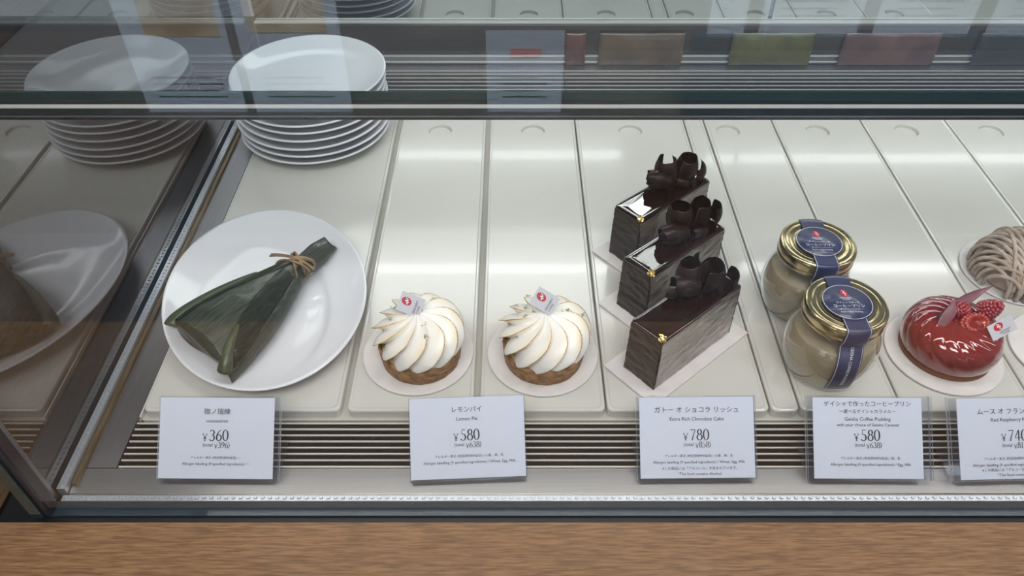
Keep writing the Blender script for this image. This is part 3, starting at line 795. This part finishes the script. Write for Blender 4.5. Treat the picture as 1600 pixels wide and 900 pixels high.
# ================================================================== RASPBERRY MOUSSE
round_board('cake_board', .3385, .4010, 'white round board under the red raspberry mousse', .0437)
mo = thing('raspberry_mousse', 'glossy red raspberry mousse cake with berries and pink chocolate shards', 'mousse cake', (.3400, .4035, .0021))
bm = bmesh.new(); NA = 360; rows = []
prof = spline([(.0325, .0030, 0), (.0352, .0080, 0), (.0362, .0150, 0), (.0350, .0215, 0), (.0315, .0275, 0), (.0260, .0310, 0), (.019, .0328, 0), (.010, .0328, 0), (.004, .0326, 0), (.0005, .0325, 0)], 6)
for i, p in enumerate(prof):
    row = []; s = i/len(prof)
    for j in range(NA):
        a = 2*PI*j/NA; q = 16*(a+1.5*s)
        f = abs(math.sin(q/2))**.6
        r = p.x*(1+(.012+.010*math.cos(a-R(190)))*(f-.6)*math.sin(PI*min(1, s*1.3))**.6) if p.x > .01 else p.x
        row.append((r*math.cos(a), r*math.sin(a), p.y+.0007*(f-.6)*min(1, p.x/.02)*math.sin(PI*s)))
    rows.append(row)
V = grid(bm, rows, True); bm.faces.new(V[0]); bm.faces.new(V[-1])
obj('mousse_dome', bm, M['mousse'], mo, True)
bm = bmesh.new(); lathe(bm, [(.0335, 0), (.0342, .0008), (.0342, .0032), (.033, .0036)], 72); obj('biscuit_base', bm, M['biscuit'], mo)
def berry(loc, rot, rad, L, half):
    bm = bmesh.new(); rnd = random.Random(int(rad*1e5)+int(loc[0]*1e4))
    for k_ in range(7):
        u = k_/6; rr = rad*(math.cos(u*PI/2*.92)**.55 if u > 0 else 1); n = max(3, int(2*PI*rr/.0027)); z = L*u
        for q in range(n):
            a = 2*PI*(q+.5*(k_ % 2))/n
            if half and math.sin(a) < -.25: continue
            bmesh.ops.create_icosphere(bm, subdivisions=2, radius=.00162, matrix=Matrix.Translation((rr*math.cos(a), rr*math.sin(a), z)))
    V = lathe(bm, [(rad*.55, 0), (rad*.98, 0), (rad*.95, L*.3), (rad*.75, L*.75), (rad*.2, L*.99)], 20)
    o = obj('raspberry', bm, M['berry'], mo, True); o.location = loc; o.rotation_euler = rot
berry((.0205, .0075, .0345), (R(20), R(28), 0), .0068, .0130, False)
berry((.0040, .0100, .0335), (R(62), 0, R(-60)), .0064, .0110, False)
# halved berry, its hollow turned up to the front
bm = bmesh.new()
for k_ in range(20):
    a = 2*PI*k_/20
    for rr, zz, sz in ((1.0, .0, .0017), (1.12, -.0028, .0018)):
        bmesh.ops.create_icosphere(bm, subdivisions=2, radius=sz, matrix=Matrix.Translation((.0092*rr*math.cos(a+zz*60), .0058*rr*math.sin(a+zz*60), zz)))
lathe(bm, [(.0098, -.004), (.0098, 0), (.0076, .0006), (.0055, -.0018), (.0030, -.0038), (.0005, -.0045)], 40, sx=1, sy=.62)
o = obj('halved_raspberry', bm, M['berry_cut'], mo, True); o.location = (.0090, -.0055, .0350); o.rotation_euler = (R(38), R(4), R(10))
def shard(base, tipp, side, wid, cup=.003):
    base, tipp, side = Vector(base), Vector(tipp), Vector(side).normalized(); ax_ = (tipp-base); nrm = ax_.cross(side).normalized()
    rows = []
    for i in range(15):
        u = i/14; w2 = wid*math.sin(PI*min(1, (u*.78+.18)))**.9*(1-u**4)
        rows.append([base+ax_*u+side*w2*(v/4-1)+nrm*cup*(((v/4-1)**2))*(1-.5*u)-nrm*cup*1.4*math.sin(PI*u) for v in range(9)])
    bm = bmesh.new(); grid(bm, rows); bmesh.ops.solidify(bm, geom=bm.faces[:], thickness=.0006)
    obj('chocolate_shard', bm, M['pink'], mo, True)
shard((-.0165, -.0075, .0315), (-.0090, .0060, .0510), (.9, .05, .15), .0056, .002)
shard((-.0190, .0000, .0330), (.0250, .0170, .0540), (-.1, .4, .75), .0060, .0015)
sticker(mo, facing((.0235, -.0130, .0375), R(20), R(46), R(8)), .0215, .0120, False)

# ================================================================== CHESTNUT CAKE
round_board('cake_board', .4385, .4950, 'white round board under the piped chestnut cake', .0440)
mb = thing('chestnut_cake', 'piped chestnut cream cake with draped noodle strands at the right edge', 'chestnut cake', (.4330, .4880, .0021))
bm = bmesh.new(); lathe(bm, [(.0260, 0), (.0280, .004), (.0275, .014), (.0240, .025), (.0170, .033), (.0080, .0370), (.001, .0380)], 48)
obj('cream_dome', bm, M['chestnut'], mb, True)
rnd = random.Random(5)
bm = bmesh.new()
def strands(ang, n, r0, lift, spread):
    c_, s_ = math.cos(ang), math.sin(ang)
    for i in range(n):
        o_ = (i/(n-1)-.5)*2*spread+rnd.uniform(-.0004, .0004); half = math.sqrt(max(.05, 1-(o_/.036)**2))
        pts = []; bend = rnd.uniform(-.003, .003)
        for k_ in range(25):
            u = -1+2*k_/24; th = u*R(100)
            rr = (.0325+lift)*half
            x = rr*math.sin(th)*(1 if abs(th) < PI/2 else 1); z = .006+(.0345+lift)*half*max(-.14, math.cos(th))
            y = o_*(1+.12*math.cos(th))+bend*math.sin(th*1.3)
            z = max(.002, z)
            pts.append((x*c_-y*s_, x*s_+y*c_, z))
        tube(bm, pts, r0, 8)
strands(R(-44), 17, .00175, -.0018, .032)
strands(R(-62), 17, .00175, 0, .031)
strands(R(-78), 13, .00175, .0016, .024)
strands(R(-98), 8, .0017, .0030, .014)
tag(obj('cream_strands', bm, M['chestnut'], mb, True), kind='stuff')
round_board('cake_board', .4375, .4015, 'white round board cut off by the right edge of the picture, right of the mousse', .0434)

# ================================================================== PRICE CARDS
COM = [('アレルギー表示', 0), ]
def price_card(x, yb, rz, label, lines, price, total, clear_l=.0025, clear_r=.0025, wc=.0785, tilt=42):
    h = .0560
    t = thing('price_card', label, 'price card', (x, yb, -.0047), rz, 'price cards along the sill')
    ct, st = math.cos(R(tilt)), math.sin(R(tilt))
    def P(u, v, l=0): # on the sloping face; v from bottom
        return (u, v*ct-l*st, .0030+v*st+l*ct)
    W0, W1 = -wc/2-clear_l, wc/2+clear_r
    # folded acrylic: sloping front and back sheets joined at the top, and a foot running back
    bm = bmesh.new()
    def sheet(pts, w0, w1):
        a = [bm.verts.new((w0, p[0], p[1])) for p in pts]; b = [bm.verts.new((w1, p[0], p[1])) for p in pts]
        n = len(pts)
        for q in range(n): bm.faces.new((a[q], b[q], b[(q+1) % n], a[(q+1) % n]))
        bm.faces.new(a[::-1]).material_index = 1; bm.faces.new(b).material_index = 1
    th = .0012
    def prof_pt(v, l): p = P(0, v, l); return (p[1], p[2])
    sheet([prof_pt(0, .0006), prof_pt(0, .0006+th), prof_pt(h, .0006+th), prof_pt(h, .0006)], W0, W1)
    obj('acrylic_front', bm, [M['acrylic'], M['acrylic_edge']], t)
    bm = bmesh.new()
    sheet([prof_pt(-.001, -.0010), prof_pt(-.001, -.0034), prof_pt(h+.0005, -.0034), prof_pt(h+.0005, -.0010)], W0, W1)
    obj('acrylic_back', bm, [M['acrylic'], M['acrylic_edge']], t)
    bm = bmesh.new(); box(bm, W0, W1, .004, .034, .00002, .0020); obj('acrylic_foot', bm, M['acrylic'], t)
    bm = bmesh.new()
    sheet([prof_pt(.0006, -.0004), prof_pt(.0006, 0), prof_pt(h-.0006, 0), prof_pt(h-.0006, -.0004)], -wc/2, wc/2)
    card = obj('card', bm, M['paper'], t)
    bm = bmesh.new(); fn = lambda u, v, l=0: P(u, v, .0002)
    V_ = lambda y: h*(750-y)/130.
    for s, y, wpx, dx in lines:
        put_text(bm, s, dx*.00045, V_(y), wpx*.00045, None, fn)
    serif(bm, '¥', -.0076, V_(681.5), .0066, fn); serif(bm, price, .0018, V_(680.5), .0076, fn)
    put_text(bm, '(total ', -.0059, V_(696.5), .0066, None, fn); serif(bm, '¥', .0000, V_(696.5), .0042, fn); serif(bm, total, .0047, V_(696), .0040, fn); put_text(bm, ')', .0087, V_(696.5), None, .0042, fn)
    obj('lettering', bm, M['ink'], card, recalc=False)
    return t
def al(extra, wj, we, y0=716, dx=0):
    return [('アレルギー表示 (特定原材料9品目) / '+extra[0], y0, wj, dx), ('Allergen labelling (9 specified ingredients) / '+extra[1], y0+10, we, dx)]
price_card(-.2025, .2875, R(-.6), 'price card for conozuiren, ¥360, leftmost, below the leaf parcel',
           [('珈ノ瑞練', 643, 40, 0), ('conozuiren', 658, 33, 0)]+al(('−', '−'), 76, 102), '360', '396', .0002, .0040)
price_card(-.0295, .2880, R(2.6), 'Lemon Pie price card, ¥580, below the two lemon pies',
           [('レモンパイ', 640, 45, 0), ('Lemon Pie', 655, 32, 0)]+al(('小麦、卵、乳', 'Wheat, Egg, Milk'), 104, 140, 714, 2), '580', '638', .0005, .0008)
price_card(.1270, .2880, R(.6), 'Extra Rich Chocolate Cake price card, ¥780, below the chocolate cakes',
           [('ガトー オ ショコラ リッシュ', 641, 128, 0), ('Extra Rich Chocolate Cake', 655.5, 82, 0)]+al(('小麦、卵、乳', 'Wheat, Egg, Milk'), 104, 140, 714, 2)+
           [('※この商品には「アルコール」が含まれています。', 733, 114, 3), ('*This food contains Alcohol.', 741.5, 67, 3)], '780', '858', .0020, .0010)
price_card(.2435, .2875, R(-.4), 'Geisha Coffee Pudding price card, ¥580, below the pudding jars',
           [('ゲイシャで作ったコーヒープリン', 631, 132, 0), ('〜選べるゲイシャカラメル〜', 643, 86, 0), ('Geisha Coffee Pudding', 656, 70, 0), ('with your choice of Geisha Caramel', 665, 94, 0)]+
           al(('卵、乳', 'Egg, Milk'), 90, 122, 717, 3), '580', '638', .0045, .0060, .0745)
price_card(.3450, .2875, R(1.6), 'Red Raspberry Mousse price card, ¥740, cut off at the right edge of the picture',
           [('ムース オ フランボワーズ', 642, 112, 0), ('Red Raspberry Mousse', 656.5, 72, 0)]+al(('小麦、卵、乳', 'Wheat, Egg, Milk'), 104, 140, 717, 2)+
           [('※この商品には「アルコール」が含まれています。', 734, 114, 3), ('*This food contains Alcohol.', 742, 67, 3)], '740', '814', .0060, .0020)

tag(box_obj('ceiling', (-3, 3, -3, 3, 2.45, 2.5), M['white_metal']), kind='structure')
# packets standing on the rear step
def packet(x0, x1, h, col, label, seed):
    m = noise_col(mat('packet_'+label.split()[0], col, .35, 0, .5), tuple(c*.4 for c in col), tuple(c*.75 for c in col), 30, 3)
    bm = bmesh.new(); rows = []
    for i in range(15):
        v = i/14; row = []
        for j in range(25):
            u = j/24
            b = .0042*(math.sin(PI*u)*math.sin(PI*min(1, v*1.05)))**.5
            row.append((x0+(x1-x0)*u+.0008*noise.noise(Vector((v*4, seed, 0))), .8625-b+.0006*noise.noise(Vector((u*12, v*5, seed))), .0026+h*v+.0008*noise.noise(Vector((u*9, v*2, seed)))*v))
        rows.append(row)
    rows2 = [[(p[0], .8635, p[2]) for p in r] for r in rows]
    A = grid(bm, rows); B_ = grid(bm, rows2)
    for i in range(14):
        for c_ in (0, 24): bm.faces.new((A[i][c_], A[i+1][c_], B_[i+1][c_], B_[i][c_]))
    for j in range(24):
        for r_ in (0, 14): bm.faces.new((A[r_][j], A[r_][j+1], B_[r_][j+1], B_[r_][j]))
    o = obj('sweet_packet', bm, m, None, True)
    return tag(o, label, 'packet', 'packets along the back of the case')
packet(.064, .088, .042, (.22, .05, .022), 'small rust-red packet at the back of the case behind the chocolate cakes', 1)
packet(.104, .205, .042, (.17, .10, .045), 'brown packet at the back of the case, between the rust-red and olive ones', 2)
packet(.262, .360, .042, (.20, .18, .030), 'olive-yellow packet at the back of the case behind the pudding jars', 3)
packet(.395, .510, .042, (.24, .11, .085), 'pinkish brown packet at the back of the case behind the mousse', 4)
packet(.556, .640, .042, (.025, .028, .026), 'dark packet at the far right back of the case', 5)
# ================================================================== SHEETS IN THE SHOP (seen as reflections in the front glass)
def sheet_at(name, x0, x1, z0, z1, y, label, m, cat='sheet'):
    bm = bmesh.new(); box(bm, x0, x1, y-.0015, y, z0, z1)
    o = obj(name, bm, m); tag(o, label, cat); return o

tag(box_obj('menu_table', (-.75, .95, -.62, -.335, -.9, -.075), M['floor']), 'low dark table in the shop facing the display case', 'table')
tag(box_obj('sheet_rack', (.22, .80, -.372, -.352, -.0748, .0330), M['slate']), 'dark rack on the shop table carrying the white price sheets', 'rack')
M['picture'] = noise_col(mat('food_picture', (.5, .4, .2), .5), (.30, .16, .04), (.72, .58, .34), 18, 4)
M['sheet'] = mat('sheet_paper', (.74, .80, .90), .6)
M['picture_red'] = mat('picture_red', (.5, .12, .10), .6)
def menu(x0, x1, z0, z1, label, pic=None, m2='picture', y=-.36, lines=True):
    o = sheet_at('menu_sheet', x0, x1, z0, z1, y, label, M['sheet'])
    if pic:
        bm = bmesh.new(); box(bm, pic[0], pic[1], y+.0002, y+.0006, pic[2], pic[3]); obj('picture', bm, M[m2], o)
    if lines:
        bm = bmesh.new()
        for i in range(4): box(bm, x0+.02, x1-.02-.01*(i % 2), y+.0002, y+.0004, z0+.022+.009*i, z0+.0235+.009*i)
        tag(obj('printed_lines', bm, M['ink'], o), kind='stuff')
menu(-.474, -.346, -.0745, .12, 'menu sheet with a yellow food picture at the left end of the shop table', (-.445, -.354, .030, .115))
menu(-.334, -.208, -.0745, .12, 'menu sheet with a yellow food picture, second from the left on the shop table', (-.318, -.224, .035, .115))
menu(-.032, .064, -.0745, .037, 'white sheet with a red block in the middle of the shop table', (-.002, .036, .002, .014), 'picture_red')
menu(.236, .280, .0332, .20, 'narrow white sheet at the left end of the dark rack', None)
menu(.298, .417, .0332, .20, 'white sheet second from the left on the dark rack', None)
menu(.436, .552, .0332, .20, 'white sheet second from the right on the dark rack', None)
menu(.573, .690, .0332, .20, 'white sheet at the right end of the dark rack', None)
